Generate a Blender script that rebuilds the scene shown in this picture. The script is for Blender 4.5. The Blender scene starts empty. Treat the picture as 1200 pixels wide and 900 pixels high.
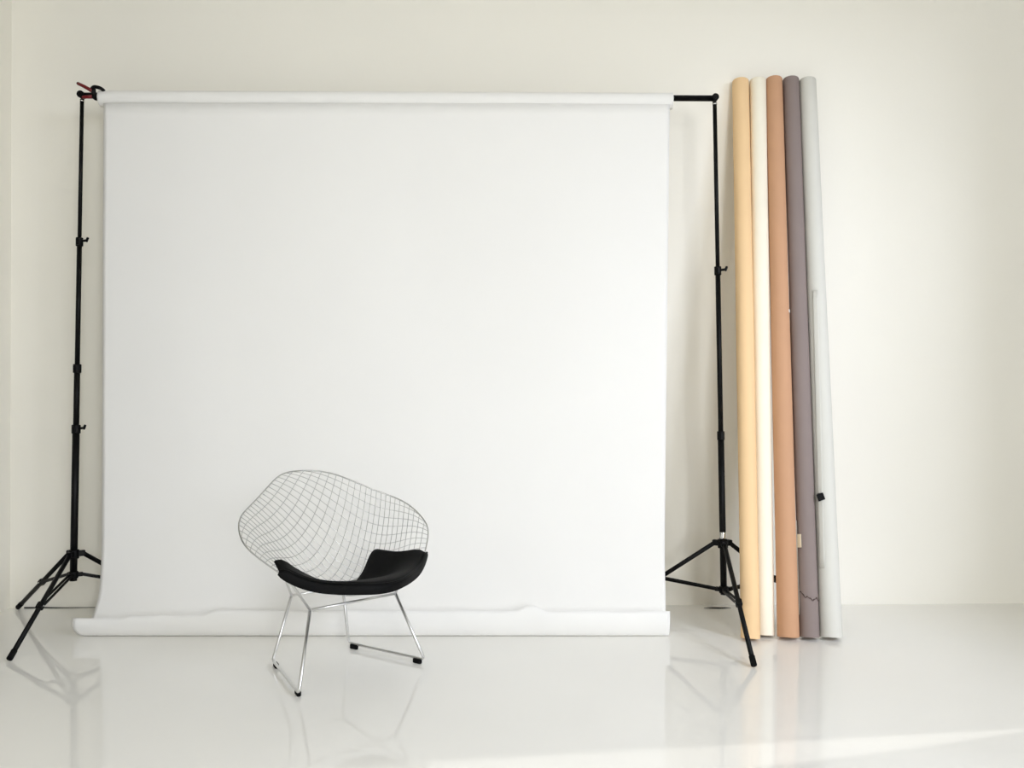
import bpy, math, random
from mathutils import Vector, Matrix
random.seed(4)
S = bpy.context.scene
COL = S.collection
R = math.radians

# ------------------------------------------------------------------ camera
cd = bpy.data.cameras.new('camera')
cd.sensor_width = 36.0
cd.lens = 30.0                        # 1000 px on a 1200 px wide frame
cam = bpy.data.objects.new('camera', cd)
COL.objects.link(cam)
cam.location = (0, 0, 1.13)
cam.rotation_euler = (R(90.286), 0, 0)
S.camera = cam

# ------------------------------------------------------------------ world, lights, exposure
w = bpy.data.worlds.new('sky'); S.world = w
w.use_nodes = True
bg = w.node_tree.nodes['Background']
bg.inputs[0].default_value = (0.90, 0.95, 1.0, 1)
bg.inputs[1].default_value = 0.06

def area(name, loc, target, sx, sy, power, col):
    l = bpy.data.lights.new(name, 'AREA'); l.shape = 'RECTANGLE'
    l.size = sx; l.size_y = sy; l.energy = power; l.color = col
    o = bpy.data.objects.new(name, l); COL.objects.link(o)
    o.location = loc
    o.rotation_euler = (Vector(target) - Vector(loc)).to_track_quat('-Z', 'Y').to_euler()
    return o
# daylight: bright hazy sky outside the right window, big window behind the camera
area('daylight_right', (5.0, -1.6, 3.6), (1.8, 4.0, 1.4), 2.5, 2.5, 335, (0.95, 1.015, 1.17))
area('daylight_rear', (1.9, -3.9, 2.1), (1.1, 4.4, 1.4), 1.5, 2.3, 212, (0.98, 1.003, 1.04))
sl = bpy.data.lights.new('sun', 'SUN'); sl.energy = 0.85; sl.angle = R(0.8); sl.color = (1, 0.97, 0.92)
sun = bpy.data.objects.new('sun', sl); COL.objects.link(sun)
sun.location = (6, 3, 5)
sun.rotation_euler = Vector((-1.0, -0.13, -0.80)).to_track_quat('-Z', 'Y').to_euler()

S.view_settings.view_transform = 'Standard'
S.view_settings.look = 'None'
S.view_settings.gamma = 1.0
S.view_settings.use_curve_mapping = False
S.view_settings.exposure = -0.07
S.cycles.use_denoising = True
S.cycles.max_bounces = 14
S.cycles.diffuse_bounces = 8

# ------------------------------------------------------------------ materials
def mat(name, col, rough=0.5, metal=0.0, var=0.03, scale=30, bump=0.0, bscale=200, spec=0.5, stretch=None, coat=0.0):
    m = bpy.data.materials.new(name); m.use_nodes = True
    nt = m.node_tree; b = nt.nodes['Principled BSDF']
    tc = nt.nodes.new('ShaderNodeTexCoord')
    vec = tc.outputs['Object']
    if stretch:
        mp = nt.nodes.new('ShaderNodeMapping'); mp.inputs['Scale'].default_value = stretch
        nt.links.new(vec, mp.inputs['Vector']); vec = mp.outputs['Vector']
    n = nt.nodes.new('ShaderNodeTexNoise'); n.inputs['Scale'].default_value = scale
    n.inputs['Detail'].default_value = 3
    nt.links.new(vec, n.inputs['Vector'])
    r = nt.nodes.new('ShaderNodeValToRGB')
    r.color_ramp.elements[0].position = 0.3; r.color_ramp.elements[1].position = 0.7
    r.color_ramp.elements[0].color = tuple(c * (1 - var) for c in col) + (1,)
    r.color_ramp.elements[1].color = tuple(min(1, c * (1 + var)) for c in col) + (1,)
    nt.links.new(n.outputs['Fac'], r.inputs['Fac'])
    nt.links.new(r.outputs['Color'], b.inputs['Base Color'])
    b.inputs['Roughness'].default_value = rough
    b.inputs['Metallic'].default_value = metal
    b.inputs['Specular IOR Level'].default_value = spec
    b.inputs['Coat Weight'].default_value = coat
    if bump:
        n2 = nt.nodes.new('ShaderNodeTexNoise'); n2.inputs['Scale'].default_value = bscale
        nt.links.new(vec, n2.inputs['Vector'])
        bp = nt.nodes.new('ShaderNodeBump'); bp.inputs['Strength'].default_value = bump
        bp.inputs['Distance'].default_value = 0.01
        nt.links.new(n2.outputs['Fac'], bp.inputs['Height'])
        nt.links.new(bp.outputs['Normal'], b.inputs['Normal'])
    return m
M = dict(
    wall=mat('wall_paint', (0.905, 0.88, 0.80), 0.75, var=0.008, scale=1.2, bump=0.03, bscale=90, spec=0.2),
    greywall=mat('grey_wall_paint', (0.40, 0.39, 0.36), 0.8, var=0.01, scale=2),
    ceiling=mat('ceiling_paint', (0.74, 0.73, 0.69), 0.8, var=0.01, scale=2),
    floor=mat('floor_epoxy', (0.88, 0.868, 0.825), 0.045, var=0.012, scale=1.5, bump=0.01, bscale=4, spec=0.5),
    paper=mat('white_paper', (0.865, 0.855, 0.825), 0.85, var=0.006, scale=2.5, bump=0.02, bscale=14, spec=0.15),
    core=mat('cardboard', (0.50, 0.38, 0.25), 0.8, var=0.08),
    black=mat('black_metal', (0.003, 0.003, 0.003), 0.45, var=0.2, spec=0.16),
    plastic=mat('black_plastic', (0.003, 0.003, 0.003), 0.5, var=0.2, spec=0.15),
    rubber=mat('black_rubber', (0.004, 0.004, 0.004), 0.8, var=0.2, spec=0.12),
    steel=mat('steel', (0.72, 0.72, 0.70), 0.25, 1.0, var=0.03),
    chrome=mat('chrome', (0.72, 0.72, 0.71), 0.33, 1.0, var=0.02),
    wire=mat('chrome_wire', (0.52, 0.515, 0.50), 0.28, 1.0, var=0.02),
    felt=mat('black_felt', (0.0025, 0.0025, 0.0025), 0.6, var=0.25, scale=60, bump=0.1, bscale=400, spec=0.12),
    red=mat('red_plastic', (0.16, 0.003, 0.005), 0.4, var=0.06),
    cream=mat('cream_paper', (0.88, 0.62, 0.35), 0.8, var=0.02, scale=3, spec=0.15),
    ivory=mat('ivory_paper', (0.91, 0.86, 0.72), 0.8, var=0.015, scale=3, spec=0.15),
    tan=mat('tan_paper', (0.58, 0.335, 0.20), 0.8, var=0.02, scale=3, spec=0.15),
    mauve=mat('mauve_paper', (0.265, 0.215, 0.20), 0.8, var=0.03, scale=3, spec=0.15),
    greywhite=mat('grey_white_paper', (0.66, 0.65, 0.595), 0.8, var=0.015, scale=3, spec=0.15),
    tape=mat('masking_tape', (0.72, 0.62, 0.45), 0.7, var=0.04),
    torn=mat('torn_edge_brown', (0.10, 0.07, 0.06), 0.9, var=0.2),
    frame=mat('window_paint', (0.85, 0.85, 0.83), 0.4, var=0.01),
    greyblocker=mat('grey_blocker_cloth', (0.16, 0.155, 0.145), 0.9, var=0.05),
    blocker=mat('blocker_cloth', (0.80, 0.79, 0.76), 0.9, var=0.03),
)

# ------------------------------------------------------------------ mesh helpers
class MB:
    """collects vertices and faces in world space"""
    def __init__(self): self.v = []; self.f = []; self.sm = []
    def add(self, vs, fs, smooth=True):
        k = len(self.v); self.v += [tuple(p) for p in vs]
        for f in fs: self.f.append([i + k for i in f]); self.sm.append(smooth)
    def box(self, c, s, rot=None, bev=0.0):
        c = Vector(c); hx, hy, hz = s[0] / 2, s[1] / 2, s[2] / 2
        m = rot if rot is not None else Matrix.Identity(3)
        if bev <= 0:
            vs = [c + m @ Vector((x * hx, y * hy, z * hz)) for z in (-1, 1) for y in (-1, 1) for x in (-1, 1)]
            self.add(vs, [(0, 2, 3, 1), (4, 5, 7, 6), (0, 1, 5, 4), (2, 6, 7, 3), (0, 4, 6, 2), (1, 3, 7, 5)], False)
            return self
        bev = min(bev, hx * .9, hy * .9, hz * .9)     # chamfered box: octagonal section, tapered ends
        def ring(z, i):
            x, y = hx - i, hy - i
            o = [(x, -y + bev), (x, y - bev), (x - bev, y), (-x + bev, y), (-x, y - bev), (-x, -y + bev), (-x + bev, -y), (x - bev, -y)]
            return [c + m @ Vector((a, b, z)) for a, b in o]
        vs = ring(-hz, bev * .6) + ring(-hz + bev, 0) + ring(hz - bev, 0) + ring(hz, bev * .6)
        fs = [tuple(reversed(range(8))), tuple(range(24, 32))]
        for k in range(3):
            for i in range(8):
                j = (i + 1) % 8
                fs.append((k * 8 + i, k * 8 + j, k * 8 + 8 + j, k * 8 + 8 + i))
        self.add(vs, fs, False); return self
    def tube(self, pts, r, n=10, closed=False, caps=True):
        pts = [Vector(p) for p in pts]
        N = len(pts)
        rs = r if isinstance(r, (list, tuple)) else [r] * N
        T = []
        for i in range(N):
            a = pts[i - 1] if (i > 0 or closed) else pts[i]
            b = pts[(i + 1) % N] if (i < N - 1 or closed) else pts[i]
            T.append((b - a).normalized())
        ref = Vector((0, 0, 1)) if abs(T[0].z) < .9 else Vector((1, 0, 0))
        u = T[0].cross(ref).normalized()
        vs = []
        for i in range(N):
            u = (u - T[i] * u.dot(T[i])).normalized()
            vv = T[i].cross(u)
            vs += [pts[i] + (u * math.cos(2 * math.pi * k / n) + vv * math.sin(2 * math.pi * k / n)) * rs[i] for k in range(n)]
        fs = []
        for i in range(N if closed else N - 1):
            j = (i + 1) % N
            for k in range(n):
                l = (k + 1) % n
                fs.append((i * n + k, i * n + l, j * n + l, j * n + k))
        self.add(vs, fs, True)
        if caps and not closed:
            k0 = len(self.v) - len(vs)
            self.f.append([k0 + k for k in reversed(range(n))]); self.sm.append(False)
            self.f.append([k0 + (N - 1) * n + k for k in range(n)]); self.sm.append(False)
        return self
    def cyl(self, a, b, r, n=16, bev=0.0, r2=None):
        a, b = Vector(a), Vector(b); d = (b - a).normalized()
        r2 = r if r2 is None else r2
        if bev: return self.tube([a, a + d * bev * .3, a + d * bev, b - d * bev, b - d * bev * .3, b], [r - bev, r - bev * .3, r, r2, r2 - bev * .3, r2 - bev], n)
        return self.tube([a, b], [r, r2], n)
    def sphere(self, c, r, n=14, m=8, sc=(1, 1, 1)):
        c = Vector(c); vs = []; fs = []
        for i in range(m + 1):
            t = math.pi * i / m
            for k in range(n):
                p = 2 * math.pi * k / n
                vs.append(c + Vector((r * sc[0] * math.sin(t) * math.cos(p), r * sc[1] * math.sin(t) * math.sin(p), r * sc[2] * math.cos(t))))
        for i in range(m):
            for k in range(n):
                l = (k + 1) % n
                fs.append((i * n + k, (i + 1) * n + k, (i + 1) * n + l, i * n + l))
        self.add(vs, fs, True); return self
    def grid(self, P, smooth=True, flip=False):
        a, b = len(P), len(P[0])
        vs = [p for row in P for p in row]; fs = []
        for i in range(a - 1):
            for j in range(b - 1):
                q = (i * b + j, i * b + j + 1, (i + 1) * b + j + 1, (i + 1) * b + j)
                fs.append(tuple(reversed(q)) if flip else q)
        self.add(vs, fs, smooth); return self
    def build(self, name, material, parent=None, origin=None):
        o0 = Vector(origin) if origin is not None else Vector((0, 0, 0))
        if parent is not None:
            o0 = Vector((0, 0, 0)); p = parent
            while p is not None: o0 += p.location; p = p.parent
        me = bpy.data.meshes.new(name)
        me.from_pydata([Vector(p) - o0 for p in self.v], [], self.f)
        me.polygons.foreach_set('use_smooth', self.sm)
        me.materials.append(M[material]); me.update()
        o = bpy.data.objects.new(name, me); COL.objects.link(o)
        if parent is not None: o.parent = parent
        else: o.location = o0
        return o
def thing(name, label, cat, loc, group=None):
    o = bpy.data.objects.new(name, None); COL.objects.link(o); o.location = loc
    o.empty_display_size = 0.1
    o['label'] = label; o['category'] = cat
    if group: o['group'] = group
    return o
def tag(o, label, cat):
    o['label'] = label; o['category'] = cat; return o
def struct(o): o['kind'] = 'structure'; return o
def fillet(pts, r, n=6):
    pts = [Vector(p) for p in pts]; out = [pts[0]]
    for i in range(1, len(pts) - 1):
        a, b, c = pts[i - 1], pts[i], pts[i + 1]
        p0 = b + (a - b).normalized() * r; p1 = b + (c - b).normalized() * r
        for k in range(n + 1):
            t = k / n
            out.append(p0 * (1 - t) ** 2 + b * 2 * t * (1 - t) + p1 * t * t)
    out.append(pts[-1]); return out
def lerp(a, b, t): return a + (b - a) * t
def interp(x, xs, ys):
    if x <= xs[0]: return ys[0]
    for i in range(1, len(xs)):
        if x <= xs[i]: return lerp(ys[i - 1], ys[i], (x - xs[i - 1]) / (xs[i] - xs[i - 1]))
    return ys[-1]

# ------------------------------------------------------------------ the room
XL, XR, YB, H = -2.583, 2.85, -3.6, 3.5
def wy(x): return 4.397 + 0.0166 * (x + 2.54)        # the back wall runs 1 degree askew
m = MB(); m.box(((XL + XR) / 2, 0.5, -0.05), (XR - XL + .6, 8.8, 0.1)); struct(m.build('floor', 'floor'))
m = MB(); m.box(((XL + XR) / 2, 0.5, H + .05), (XR - XL + .6, 8.8, 0.1)); struct(m.build('ceiling', 'ceiling'))
m = MB()
x0, x1 = XL - .2, XR + .3
m.add([(x0, wy(x0), 0), (x1, wy(x1), 0), (x1, wy(x1), H), (x0, wy(x0), H), (x0, wy(x0) + .15, 0), (x1, wy(x1) + .15, 0), (x1, wy(x1) + .15, H), (x0, wy(x0) + .15, H)],
      [(0, 1, 2, 3), (5, 4, 7, 6), (0, 4, 5, 1), (3, 2, 6, 7), (0, 3, 7, 4), (1, 5, 6, 2)], False)
struct(m.build('wall_back', 'wall'))
m = MB(); m.box((XL - .08, 0.4, H / 2), (0.16, 8.3, H)); struct(m.build('wall_left', 'wall'))
# right wall with its tall window (sill at 0.8 m)
WY0, WY1, WZ0, WZ1 = -2.6, 3.01, 0.80, 3.0
m = MB()
def rw(y0, y1, z0, z1): m.box((XR + .08, (y0 + y1) / 2, (z0 + z1) / 2), (.16, y1 - y0, z1 - z0))
rw(YB - .2, WY0, 0, H); rw(WY1, 4.6, 0, H); rw(WY0, WY1, 0, WZ0); rw(WY0, WY1, WZ1, H)
struct(m.build('wall_right', 'greywall'))
m = MB()
for y in (-1.26, 0.08, 1.42, 2.755): m.box((XR + .11, y, (WZ0 + WZ1) / 2), (.06, .07, WZ1 - WZ0))
for z in (WZ0 + .02, WZ1 - .02): m.box((XR + .11, (WY0 + WY1) / 2, z), (.06, WY1 - WY0, .04))
struct(m.build('window_1', 'frame'))
# unseen panel added beside the last mullion: its slanting edge shapes the sun wedge
m = MB()
prof = [(0.84, 3.0), (1.30, 2.90), (1.63, 2.845), (2.0, 2.80), (2.9, 2.79)]
P = []
for z, y1 in prof:
    P.append([(XR + .055 + .012 * math.sin(k * 2.1), lerp(2.74, y1, k / 8), z) for k in range(9)])
m.grid(P); m.grid([[(p[0] + .008, p[1], p[2]) for p in r] for r in P], flip=True)
struct(m.build('light_blocker_1', 'blocker'))
# unseen grey cloth added along the left wall to cut the ambient light
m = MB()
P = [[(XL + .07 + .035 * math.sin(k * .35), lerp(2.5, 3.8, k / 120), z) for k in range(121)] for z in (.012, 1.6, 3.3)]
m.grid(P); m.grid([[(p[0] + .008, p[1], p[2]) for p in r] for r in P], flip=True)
struct(m.build('light_blocker_2', 'greyblocker'))
# rear wall with a wide window
RX0, RX1, RZ0, RZ1 = -2.2, 2.7, 0.6, 3.2
m = MB()
def fw(x0, x1, z0, z1): m.box(((x0 + x1) / 2, YB - .08, (z0 + z1) / 2), (x1 - x0, .16, z1 - z0))
fw(XL - .2, RX0, 0, H); fw(RX1, XR + .2, 0, H); fw(RX0, RX1, 0, RZ0); fw(RX0, RX1, RZ1, H)
struct(m.build('wall_front', 'greywall'))
m = MB()
for x in (RX0 + .03, -.95, .3, 1.5, RX1 - .03): m.box((x, YB - .1, (RZ0 + RZ1) / 2), (.06, .06, RZ1 - RZ0))
for z in (RZ0 + .02, RZ1 - .02): m.box(((RX0 + RX1) / 2, YB - .1, z), (RX1 - RX0, .06, .04))
struct(m.build('window_2', 'frame'))

# ------------------------------------------------------------------ white paper backdrop
root = thing('paper_backdrop', 'wide white seamless paper backdrop hanging from crossbar and curling on the floor', 'backdrop', (-.6, 4.05, 0))
RL, RR = Vector((-1.974, 4.088, 2.519)), Vector((0.768, 4.084, 2.506))
ra = 0.038
def pipe(m, a, b, ro, ri, n=40, twist=0.0):
    a, b = Vector(a), Vector(b); d = (b - a).normalized()
    u = d.cross(Vector((0, 0, 1))).normalized(); v = u.cross(d)
    L = (b - a).length
    segs = [0, .006, .5 * L, L - .006, L]
    rings = []
    for s in segs: rings.append((s, ro))
    for s in (L, L * .5, 0): rings.append((s, ri))
    vs = []
    for s, r in rings:
        vs += [a + d * s + (u * math.cos(2 * math.pi * k / n) + v * math.sin(2 * math.pi * k / n)) * r for k in range(n)]
    fs = []
    K = len(rings)
    for i in range(K):
        j = (i + 1) % K
        for k in range(n):
            l = (k + 1) % n
            fs.append((i * n + k, j * n + k, j * n + l, i * n + l))
    m.add(vs, fs, True)
m = MB(); pipe(m, RL, RR, ra, 0.029, 48); m.build('roll', 'paper', root)
m = MB(); pipe(m, RL + Vector((.004, 0, 0)), RR - Vector((.004, 0, 0)), 0.0288, 0.0265, 32); m.build('core_tube', 'core', root)
# the hanging sheet, its cove on the floor and the upturned front lip: one sheet
yh = 4.055
def lip_h(x):
    h = interp(x, [-2.0, -1.76, -1.74, -1.40, -1.34, .03, .05, .10, .15, .42, .50, .58, .75], [.088, .088, .100, .104, .124, .122, .142, .146, .121, .121, .117, .120, .121])
    return h + .0015 * math.sin(x * 23) + .001 * math.sin(x * 51 + 1)
prof = []
for i in range(36):
    t = i / 35; z = lerp(2.487, 0.42, t); prof.append((yh, z))
for i in range(1, 11):
    t = i / 10; a = t * math.pi / 2         # cove
    prof.append((yh - .121 * (1 - math.cos(a)), 0.42 - .415 * math.sin(a) ** 1.0))
prof[-1] = (yh - .121, .006)
prof.append((3.91, .004)); prof.append((3.893, .003))
NX = 140
P = []
for j, (y, z) in enumerate(prof):
    row = []
    v = max(0, 1 - z / 2.5)
    xl = interp(z, [.003, .15, .45, 2.5], [-1.972, -1.948, -1.948, -1.944]) if j < 46 else -1.958
    xr = interp(z, [.003, .15, .45, 2.5], [.716, .724, .725, .751])
    for i in range(NX + 1):
        s = i / NX; x = lerp(xl, xr, s)
        amp = .006 * math.sin(math.pi * min(1, max(0, (2.45 - z) / 2.2))) if z > .02 else 0
        dy = amp * (math.sin(x * 2.3 + 1.2) * math.sin(z * 1.4 + .4) + .35 * math.sin(x * 6.1 + z * 2.0) + .18 * math.sin(x * 14 + z) * (1 if x < -1.3 else .2))
        dd = math.exp(-((x + .03) / .16) ** 2 - ((z - .25) / .13) ** 2)
        row.append((x, y + dy + .012 * dd, z))
    P.append(row)
for k in range(1, 11):
    t = k / 10; row = []
    for i in range(NX + 1):
        s = i / NX; x = lerp(lerp(-1.962, -1.987, min(1, t * 1.7) ** .6), .714, s); hh = lip_h(x)
        a = t * math.pi * .62
        y = 3.893 - .033 * math.sin(a) * (1.0 if a < math.pi / 2 else 1.0) 
        z = .003 + hh * (t ** 1.35)
        row.append((x, y, z))
    P.append(row)
m = MB(); m.grid(P)
sheet = m.build('sheet', 'paper', root)
sm = sheet.modifiers.new('thickness', 'SOLIDIFY'); sm.thickness = 0.0012; sm.offset = 0

# ------------------------------------------------------------------ crossbar
CL, CR = Vector((-2.064, 4.086, 2.534)), Vector((0.972, 4.082, 2.519))
d = (CR - CL).normalized()
root = thing('crossbar', 'black metal crossbar carrying the white paper roll between the stands', 'crossbar', (CL + CR) / 2)
m = MB(); m.cyl(CL + d * .01, CR - d * .01, .0142, 20); m.build('bar', 'black', root)
for p in (CL, CR):
    m = MB(); m.cyl(p + Vector((0, -.019, .003)), p + Vector((0, .019, .003)), .0168, 20, .003)
    m.cyl(p + Vector((0, -.024, .003)), p + Vector((0, -.018, .003)), .009, 12, .001)
    m.build('end_cap', 'plastic', root)

# ------------------------------------------------------------------ light stands
def stand(label, top, base, hub_z, low_z, sections, collars, feet, silver):
    root = thing('backdrop_stand', label, 'stand', (base[0], base[1], 0), 'black tripod stands of the backdrop')
    top = Vector(top); b0 = Vector((base[0], base[1], 0))
    def ax(z): return b0 + (top - b0) * (z / top.z)
    zt = top.z - .006
    for i, (z0, z1, r) in enumerate(sections):
        m = MB(); m.cyl(ax(z0), ax(min(z1, zt)), r, 18); m.build('pole_section', 'black', root)
    m = MB(); m.cyl(ax(zt - .012), ax(zt - .004), .0115, 14); m.build('spigot', 'steel', root)
    for z, r, side in collars:
        m = MB(); m.cyl(ax(z - .021), ax(z + .021), r, 18, .003)
        m.box(ax(z) + Vector((0, -r, 0)), (.016, .014, .032), bev=.003)
        c = m.build('collar', 'plastic', root)
        if side:
            p = ax(z) + Vector((side * r, -.004, .004))
            m = MB(); m.cyl(p, p + Vector((side * .016, 0, .002)), .006, 10)
            m.box(p + Vector((side * .022, 0, .006)), (.012, .008, .024), Matrix.Rotation(side * .35, 3, 'Y'), .003)
            m.build('clamp_knob', 'plastic', c)
    if silver:
        m = MB(); m.cyl(ax(hub_z + .026), ax(hub_z + .058), .0165, 18, .002); m.build('silver_sleeve', 'steel', root)['label'] = 'bright steel sleeve above the leg collar'
    m = MB(); m.cyl(ax(hub_z - .018), ax(hub_z + .024), .024, 20, .003)
    dirs = []
    for fx, fy in feet:
        v = Vector((fx - base[0], fy - base[1], 0)).normalized(); dirs.append(v)
        a = math.atan2(v.y, v.x)
        m.box(ax(hub_z) + v * .032 + Vector((0, 0, .005)), (.034, .026, .026), Matrix.Rotation(a, 3, 'Z'), .003)
    m.build('hub', 'plastic', root)
    m = MB(); m.cyl(ax(low_z - .016), ax(low_z + .016), .0215, 18, .003)
    for v in dirs:
        a = math.atan2(v.y, v.x)
        m.box(ax(low_z) + v * .028, (.026, .022, .018), Matrix.Rotation(a, 3, 'Z'), .002)
    m.build('brace_collar', 'plastic', root)
    for (fx, fy), v in zip(feet, dirs):
        a0 = ax(hub_z) + v * .040 + Vector((0, 0, .004)); a1 = Vector((fx, fy, .012))
        dd = (a1 - a0).normalized()
        m = MB(); m.cyl(a0, a1 - dd * .03, .0105, 14); leg = m.build('leg', 'black', root)
        m = MB(); m.cyl(a1 - dd * .045, a1 + dd * .002, .0128, 14, .003); m.build('rubber_foot', 'rubber', leg)
        j = a0 + (a1 - a0) * .52
        n = v.cross(Vector((0, 0, 1)))
        m = MB(); m.cyl(j - n * .015, j + n * .015, .005, 10)
        m.box(j, (.034, .027, .026), dd.to_track_quat('X', 'Z').to_matrix(), .003)
        m.build('brace_joint', 'plastic', leg)
        for s in (-1, 1):
            m = MB(); m.cyl(j + n * s * .0145, j + n * s * .0165, .0038, 10); m.build('rivet', 'steel', leg)
        for s in (-1, 1):
            p0 = ax(low_z) + v * .036 + n * s * .0085; p1 = j + n * s * .0115
            e = (p1 - p0)
            m = MB(); m.box((p0 + p1) / 2, (e.length, .004, .0125), e.to_track_quat('X', 'Z').to_matrix()); m.build('brace', 'black', root)
def pt(px, d, z): return ((px - 600) * d / 1000, d, z)
TL = (-2.062, 4.086, 2.522); TR = (0.971, 4.082, 2.506)
stand('black tripod stand at the left end of the backdrop, red clamp at its top',
      TL, (-2.088, 4.06), .338, .243,
      [(.215, .945, .0162), (.93, 1.24, .0135), (1.22, 1.84, .0112), (1.82, 2.6, .0090)],
      [(.935, .020, 1), (1.224, .0185, 0), (1.83, .0165, 1)],
      [(-2.076, 3.531), (-2.522, 4.362), (-1.655, 4.325)], False)
stand('black tripod stand at the right end of the backdrop, beside the coloured paper rolls',
      TR, (1.003, 4.035), .392, .178,
      [(.155, .915, .0150), (.90, 1.70, .0118), (1.68, 2.6, .0098)],
      [(.905, .0175, 0), (1.69, .0165, 1)],
      [(.977, 3.452), (.513, 4.352), (1.522, 4.296)], True)

# ------------------------------------------------------------------ spring clamp on the roll's left end
def q(px, py, d=4.050): return Vector(((px - 600) * d / 1000, d, 1.13 + (455 - py) * d / 1000))
root = thing('spring_clamp', 'red and black spring clamp gripping the left end of the paper roll', 'clamp', q(108, 107))
m = MB(); m.tube([q(107.8, 106.4), q(103, 103.6), q(98, 100.8), q(90.5, 97.2)], [.0095, .0085, .008, .0075], 10); h = m.build('handle', 'red', root); h['label'] = 'red handle pointing up and away from the roll'
m = MB(); m.sphere(q(90.6, 97.2), .0072, 12, 8); m.build('handle_tip', 'plastic', h)
m = MB(); m.tube([q(107.5, 112.6), q(102, 113), q(95.8, 113.4)], [.0088, .008, .0072], 10); m.build('handle', 'red', root)['label'] = 'red handle lying along the crossbar'
m = MB(); m.tube(fillet([q(106.8, 103.5), q(108.2, 100.8), q(114, 101.6), q(118.5, 103.4), q(121.3, 106.5, 4.075)], .012, 4), .0085, 10); m.build('jaw', 'plastic', root)
m = MB(); m.tube(fillet([q(108, 104), q(110.3, 107), q(109.6, 112), q(110, 115.3), q(113.5, 116, 4.075), q(117, 116, 4.079)], .009, 4), .0068, 10); m.build('jaw', 'plastic', root)
m = MB(); m.box(q(109.2, 108, 4.050), (.017, .018, .060), Matrix.Rotation(-.1, 3, 'Y'), .004); m.build('body', 'plastic', root)
m = MB(); m.cyl(q(108.8, 107, 4.036), q(108.8, 107, 4.064), .0095, 16, .002); m.build('pivot', 'plastic', root)
m = MB(); m.box(q(121.4, 106.4, 4.08), (.018, .02, .007), Matrix.Rotation(.5, 3, 'Y'), .002); m.build('jaw_pad', 'red', root)['label'] = 'dark red pad on the jaw tip'

# ------------------------------------------------------------------ dark strips painted in for the shadow gap at the wall foot
def shadow_strip(x0, x1, y0, y1, label, side):
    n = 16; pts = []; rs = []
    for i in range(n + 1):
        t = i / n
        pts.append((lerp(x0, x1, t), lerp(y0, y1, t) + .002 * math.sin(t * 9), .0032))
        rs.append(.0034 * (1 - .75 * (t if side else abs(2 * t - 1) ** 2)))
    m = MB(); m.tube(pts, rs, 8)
    return tag(m.build('shadow_strip', 'rubber', None, ((x0 + x1) / 2, y0, 0)), label, 'shadow_strip')
shadow_strip(-2.505, -2.08, 4.388, 4.392, 'thin black strip standing for the shadow gap at the wall foot behind the left stand', True)
shadow_strip(.985, 1.125, 4.385, 4.385, 'short black strip standing for the shadow gap between the right stand and the cream roll', False)

# ------------------------------------------------------------------ leaning paper rolls
ROLLS = [  # label colour, material, top px, top depth, top z, bottom px, bottom depth, r top, r bottom
    ('cream', 868.3, 4.418, 2.722, 881.3, 3.828, .0410, .0415, 'cream yellow paper roll leaning on the wall, leftmost of the five rolls'),
    ('ivory', 888.6, 4.416, 2.724, 898.2, 3.886, .0410, .0420, 'pale ivory paper roll leaning between the cream yellow and the tan roll'),
    ('tan', 907.6, 4.414, 2.730, 925.9, 3.846, .0415, .0475, 'tan brown paper roll leaning on the wall, middle one of the five'),
    ('mauve', 927.3, 4.416, 2.730, 950.9, 3.846, .0405, .0425, 'dark mauve grey paper roll leaning on the wall beside the tan roll'),
    ('greywhite', 946.8, 4.414, 2.724, 976.2, 3.846, .0425, .0492, 'off-white grey paper roll leaning on the wall, rightmost of the five rolls'),
]
AX = {}
rolls = {}
for key, tx, td, tz, bx, bd, rt, rb, lab in ROLLS:
    t = Vector(((tx - 600) * td / 1000, td, tz)); b = Vector(((bx - 600) * (bd - .03) / 1000, bd, 0))
    ax = (t - b).normalized()
    b.z = rb * math.sqrt(max(0, 1 - ax.z ** 2)) + .001       # the back of the bottom rim stands on the floor
    ax = (t - b).normalized()
    u = ax.cross(Vector((0, 1, 0))).normalized(); v = u.cross(ax)    # v points back to the wall
    L = (t - b).length
    AX[key] = (b, ax, u, v, L, rt, rb)
    root = thing('paper_roll', lab, 'paper roll', (b.x, b.y, 0), 'coloured paper rolls leaning on the wall'); rolls[key] = root
    n = 48; rings = []
    for s in [0, .003, .2, .5, .9, 1.3, 1.7, 2.1, 2.5, L - .003, L]:
        f = s / L
        r = lerp(rb, rt, min(1, f / .9)) + .0006 * math.sin(s * 5 + bx)
        if s in (0, L): r -= .0015
        rings.append((s, r))
    for s in (L, L * .5, 0): rings.append((s, .0285))
    vs = []
    for s, r in rings:
        for k in range(n):
            a = 2 * math.pi * k / n
            # spiral step of the outer layer
            rr = r + (.0012 * (k / n) if r > .03 else 0)
            a += 2.6
            vs.append(b + ax * s + (u * math.cos(a) + v * math.sin(a)) * rr)
    fs = []; K = len(rings)
    for i in range(K):
        j = (i + 1) % K
        for k in range(n):
            l = (k + 1) % n
            fs.append((i * n + k, i * n + l, j * n + l, j * n + k))
    m = MB(); m.add(vs, fs, True); m.build('paper', key, root)
    m = MB(); pipe(m, b + ax * .004, t - ax * .004, .0283, .0258, 24); m.build('core_tube', 'core', root)
def on_roll(key, s, a, off=.001):
    """point on a roll: s up the axis, a = angle from facing the camera, positive to the right"""
    b, ax, u, v, L, rt, rb = AX[key]
    r = lerp(rb, rt, min(1, s / L / .9)) + .0014 + off
    side = u if u.x > 0 else -u
    return b + ax * s + (side * math.sin(a) - v * math.cos(a)) * r
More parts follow.
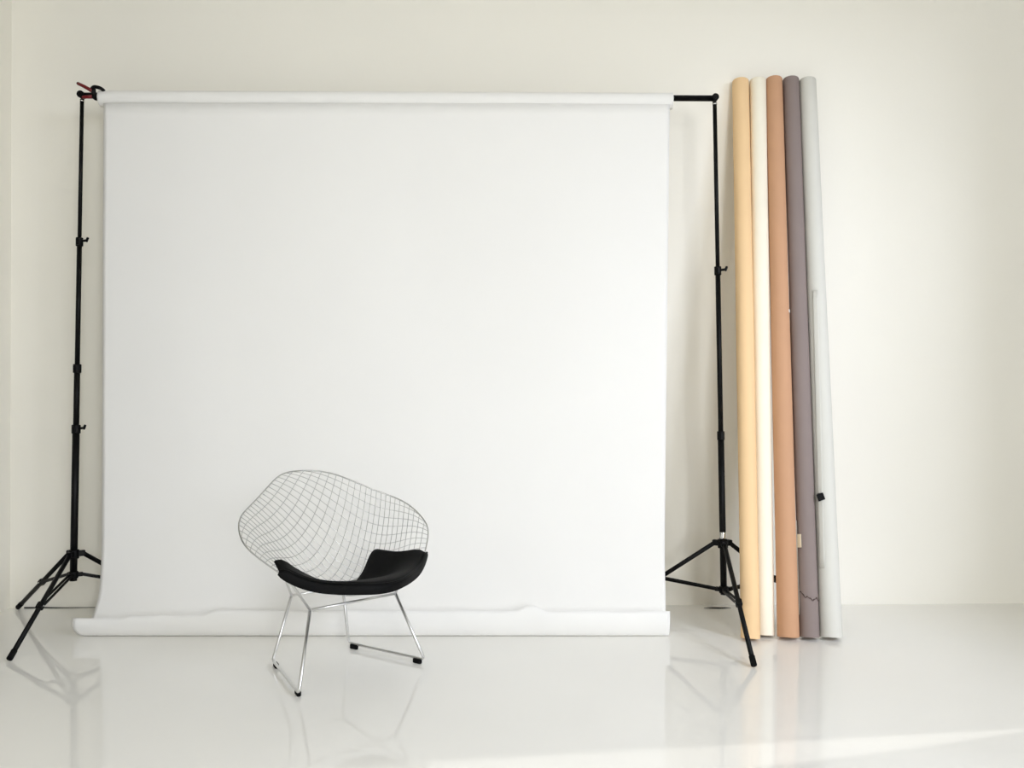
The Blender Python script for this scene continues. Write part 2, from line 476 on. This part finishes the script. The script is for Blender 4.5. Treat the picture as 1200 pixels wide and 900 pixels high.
def patch(name, material, key, s0, s1, a0, a1, skew=0, jag=0, off=.0012, na=6, ns=10, label=None, lift=0):
    P = []
    for i in range(ns + 1):
        s = lerp(s0, s1, i / ns)
        j = jag * random.uniform(-1, 1)
        P.append([on_roll(key, s, lerp(a0, a1 + j, k / na) + skew * i / ns, off + lift * (k / na)) for k in range(na + 1)])
    m = MB(); m.grid(P)
    o = m.build(name, material, rolls[key])
    sm = o.modifiers.new('thickness', 'SOLIDIFY'); sm.thickness = .0010; sm.offset = 0
    if label: o['label'] = label
    return o
# loose outer edge of the off-white roll, taped strip, torn brown edge, scuff
patch('paper_edge', 'greywhite', 'greywhite', .30, 1.62, -1.15, -.62, skew=.42, off=.0015, na=6, ns=24, lift=.0008, label='loose outer paper edge')
patch('tape_piece', 'tape', 'mauve', .395, .455, -1.35, -.82, off=.0025, na=4, ns=4, label='short strip of masking tape')
patch('tape_piece', 'paper', 'tan', 1.515, 1.530, .75, 1.05, off=.002, na=3, ns=3, label='small white scuffed tape piece')
patch('paper_edge', 'ivory', 'tan', .10, .52, 1.15, 1.32, jag=.10, off=.0015, na=3, ns=20, label='torn pale paper edge')
patch('paper_edge', 'ivory', 'ivory', .80, 1.06, 1.1, 1.35, jag=.12, off=.0025, na=3, ns=16, label='ragged pale paper edge')
pts = []
for i in range(41):
    t = i / 40; a = lerp(-1.25, 1.2, t)
    s = .165 + .030 * (1 - t) ** 2 + .006 * math.sin(t * 19) + .0025 * math.sin(t * 43) - .008 * math.exp(-((t - .45) / .1) ** 2)
    pts.append(on_roll('mauve', s, a, .0006))
m = MB(); m.tube(pts, [.0021 + .0008 * math.sin(i * 1.1) for i in range(41)], 6); m.build('torn_edge', 'torn', rolls['mauve'])['label'] = 'dark wavy torn line across the roll'
# black clip on the loose edge of the off-white roll
c = on_roll('greywhite', .622, -.72, .010)
root = thing('binder_clip', 'small black clip on the loose edge of the off-white roll', 'clip', c)
rot = Matrix.Rotation(-.35, 3, 'Y')
m = MB()
sec = [(-.016, -.010), (.016, -.010), (.016, -.006), (.003, .012), (-.003, .012), (-.016, -.006)]
vs = [c + rot @ Vector((x, y * .9, z)) for z in (-.016, .016) for x, y in sec]
fs = [tuple(reversed(range(6))), tuple(range(6, 12))] + [(i, (i + 1) % 6, (i + 1) % 6 + 6, i + 6) for i in range(6)]
m.add(vs, fs, False); m.build('body', 'plastic', root)
for s in (-1, 1):
    loop = [Vector((s * .004, .010, -.010)), Vector((s * .009, -.006, -.011)), Vector((s * .010, -.014, -.006)), Vector((s * .010, -.014, .006)), Vector((s * .009, -.006, .011)), Vector((s * .004, .010, .010))]
    m = MB(); m.tube([c + rot @ p for p in loop], .0012, 6); m.build('handle', 'plastic', root)

# ------------------------------------------------------------------ the wire chair
CX, CY = -.712, 3.466
FW, FF = (.737, .676), (.676, -.737)
def cw(p):
    return Vector((CX + p[0] * FW[0] + p[1] * FF[0], CY + p[0] * FW[1] + p[1] * FF[1], p[2]))
C = [5.36290e-01, 1.98000e-03, 1.12930e-01, -8.77800e-02, 9.09200e-02, -2.80770e-01, -8.87600e-02, -1.33150e-01,
     -2.17340e-01, -2.12200e-01, 1.75850e-01, 3.58450e-01, 2.90860e-01, 5.78410e-01, -8.74300e-02, -3.85290e-01,
     6.02040e-01, 1.81200e-02, -8.49860e-01, -4.38650e-01]
NE, DU = 5.65, 8.304e-02
def sf(u, v):
    p, qq = (u - v) / 2, (u + v) / 2
    a = p * (C[0] + C[1] * qq + C[2] * qq ** 2 + C[3] * p * p)
    f = C[4] + C[5] * qq + C[6] * qq ** 2 + C[7] * qq ** 3 + p * p * (C[8] + C[9] * qq) + C[10] * p ** 4
    z = C[11] + C[12] * qq + C[13] * qq ** 2 + C[14] * qq ** 3 + C[15] * qq ** 4 + p * p * (C[16] + C[17] * qq + C[18] * qq ** 2) + C[19] * p ** 4
    return cw((a, f, z))
def sp(p, qq): return sf(qq + p, qq - p)
def edge(u): return max(0, 1 - abs(u) ** NE) ** (1 / NE)
chair = thing('wire_chair', 'chrome wire mesh lounge chair with black seat pad, standing before the backdrop', 'chair', (CX, CY, 0))
rim = []
for i in range(160):
    a = 2 * math.pi * i / 160
    c_, s_ = math.cos(a), math.sin(a)
    rim.append(sf(math.copysign(abs(c_) ** (2 / NE), c_), math.copysign(abs(s_) ** (2 / NE), s_)))
m = MB(); m.tube(rim, .0030, 8, closed=True); shell = m.build('shell', 'wire', chair)
for fam in (0, 1):
    for k in range(1, 25):
        a = 1 - k * DU
        if abs(a) > .985: continue
        e = edge(a)
        pts = []
        for i in range(41):
            b = lerp(-e, e, i / 40)
            p = sf(a, b) if fam == 0 else sf(b, a)
            pts.append(p + Vector((0, 0, .0008 if fam else -.0008)))
        m = MB(); m.tube(pts, .00138, 6); m.build('wire', 'wire', shell)
# sled base
zr = .0195
for s in (-1, 1):
    path = fillet([cw((s * .12, -.15, .282)), cw((s * .179, -.196, zr)), cw((s * .284, .214, zr)), cw((s * .195, .135, .290))], .022, 6)
    m = MB(); m.tube(path, .0063, 12); sled = m.build('sled_leg', 'chrome', chair)
    for wv, fv in ((.183, -.160), (.271, .182)):
        p = cw((s * wv, fv, .0095)); a = math.atan2(*(lambda v: (v.y, v.x))(cw((s * .284, .214, 0)) - cw((s * .179, -.196, 0))))
        m = MB(); m.box(p, (.040, .016, .019), Matrix.Rotation(a, 3, 'Z'), .003); m.build('foot_glide', 'rubber', sled)
    e = sp(s * .60, -.30)
    m = MB(); m.tube(fillet([cw((s * .195, .135, .290)), cw((s * .285, .105, .435)), e], .012, 4), .0052, 10); m.build('support_rod', 'chrome', chair)
    m = MB(); m.tube(fillet([cw((s * .12, -.15, .282)), cw((s * .285, .095, .440)), e - Vector((0, 0, .004))], .012, 4), .0052, 10); m.build('support_rod', 'chrome', chair)
m = MB(); m.tube([cw((-.195, .135, .290)), cw((.195, .135, .290))], .0056, 12); m.build('front_crossbar', 'chrome', chair)
m = MB(); m.tube([cw((-.12, -.15, .282)), cw((.12, -.15, .282))], .0052, 12); m.build('rear_crossbar', 'chrome', chair)
# seat pad following the shell, front edge hanging over the rim
BP = [-.70, -.62, -.5, -.4, -.3, -.17, -.05, .07, .17, .24, .29, .35, .44, .53, .60]
BQ = [-.19, -.20, -.30, -.30, -.235, -.14, -.075, -.005, .07, .13, .150, .10, -.065, -.27, -.40]
def qfront(p):
    lo, hi = -1.1, 0.0
    for _ in range(30):
        mid = (lo + hi) / 2
        if abs(mid + p) ** NE + abs(mid - p) ** NE > 1: lo = mid
        else: hi = mid
    return hi
def smoothq(p):
    return sum(interp(p + d_, BP, BQ) * w_ for d_, w_ in ((-.04, .2), (-.02, .2), (0, .2), (.02, .2), (.04, .2)))
def nrm(p, qq):
    e = .01
    n = (sp(p + e, qq) - sp(p - e, qq)).cross(sp(p, qq + e) - sp(p, qq - e)).normalized()
    return n if n.z > 0 else -n
NP, NT = 60, 26
top, bot, pipe_pts = [], [], []
for i in range(NP + 1):
    p = lerp(-.652, .60, i / NP)
    qb, qf = smoothq(p), qfront(p)
    qb = max(qb, qf + .03)
    ex = min(1, (1 - abs(2 * i / NP - 1)) * 9); ex = math.sqrt(max(0, 1 - (1 - ex) ** 2))
    rt, rbm = [], []
    for j in range(NT + 1):
        t = j / NT
        qq = lerp(qb, qf, t)
        base = sp(p, qq); n = nrm(p, qq)
        eb = min(1, t * 9); eb = math.sqrt(max(0, 1 - (1 - eb) ** 2))
        th = .006 + .026 * eb * (.35 + .65 * ex)
        rt.append(base + n * th); rbm.append(base + n * .0025)
    # overhang at the front rim
    base = sp(p, qf); n = nrm(p, qf)
    out = (sp(p, qf) - sp(p, qf + .05)); out.z = 0
    side = cw((math.copysign(1, p), 0, 0)) - cw((0, 0, 0))
    out = (out.normalized() + side * min(1, abs(p) * 1.2)).normalized()
    th = .006 + .026 * (.35 + .65 * ex)
    drop = .016 * (.45 + .55 * ex)
    pipe_pts.append(base + out * .013 + n * (th - .004))
    for k in range(1, 6):
        a = k / 5
        o_ = .016 * math.sin(min(1, a * 1.6) * math.pi / 2)
        rt.append(base + out * o_ + n * (th * (1 - a)) + Vector((0, 0, -drop * a * a * .8 * (.6 if p > .12 else .6 + .4 * min(1, (.12 - p) / .2)))))
        rbm.append(base + out * min(o_, .0045 * (k / 2 if k < 3 else 1.2)) + n * (.0025 - .002 * a) + Vector((0, 0, -drop * .85 * a * a * .8)))
    top.append(rt); bot.append(rbm)
m = MB(); m.grid(top); m.grid(bot, flip=True)
a, b = len(top), len(top[0])
def strip(A, B): m.grid([A, B])
strip([r[0] for r in top], [r[0] for r in bot]); strip([r[-1] for r in bot], [r[-1] for r in top])
strip(bot[0], top[0]); strip(top[-1], bot[-1])
pad = m.build('seat_pad', 'felt', chair); pad['label'] = 'black upholstered seat pad'
m = MB(); m.tube(pipe_pts, .0032, 6); m.build('piping', 'felt', pad)
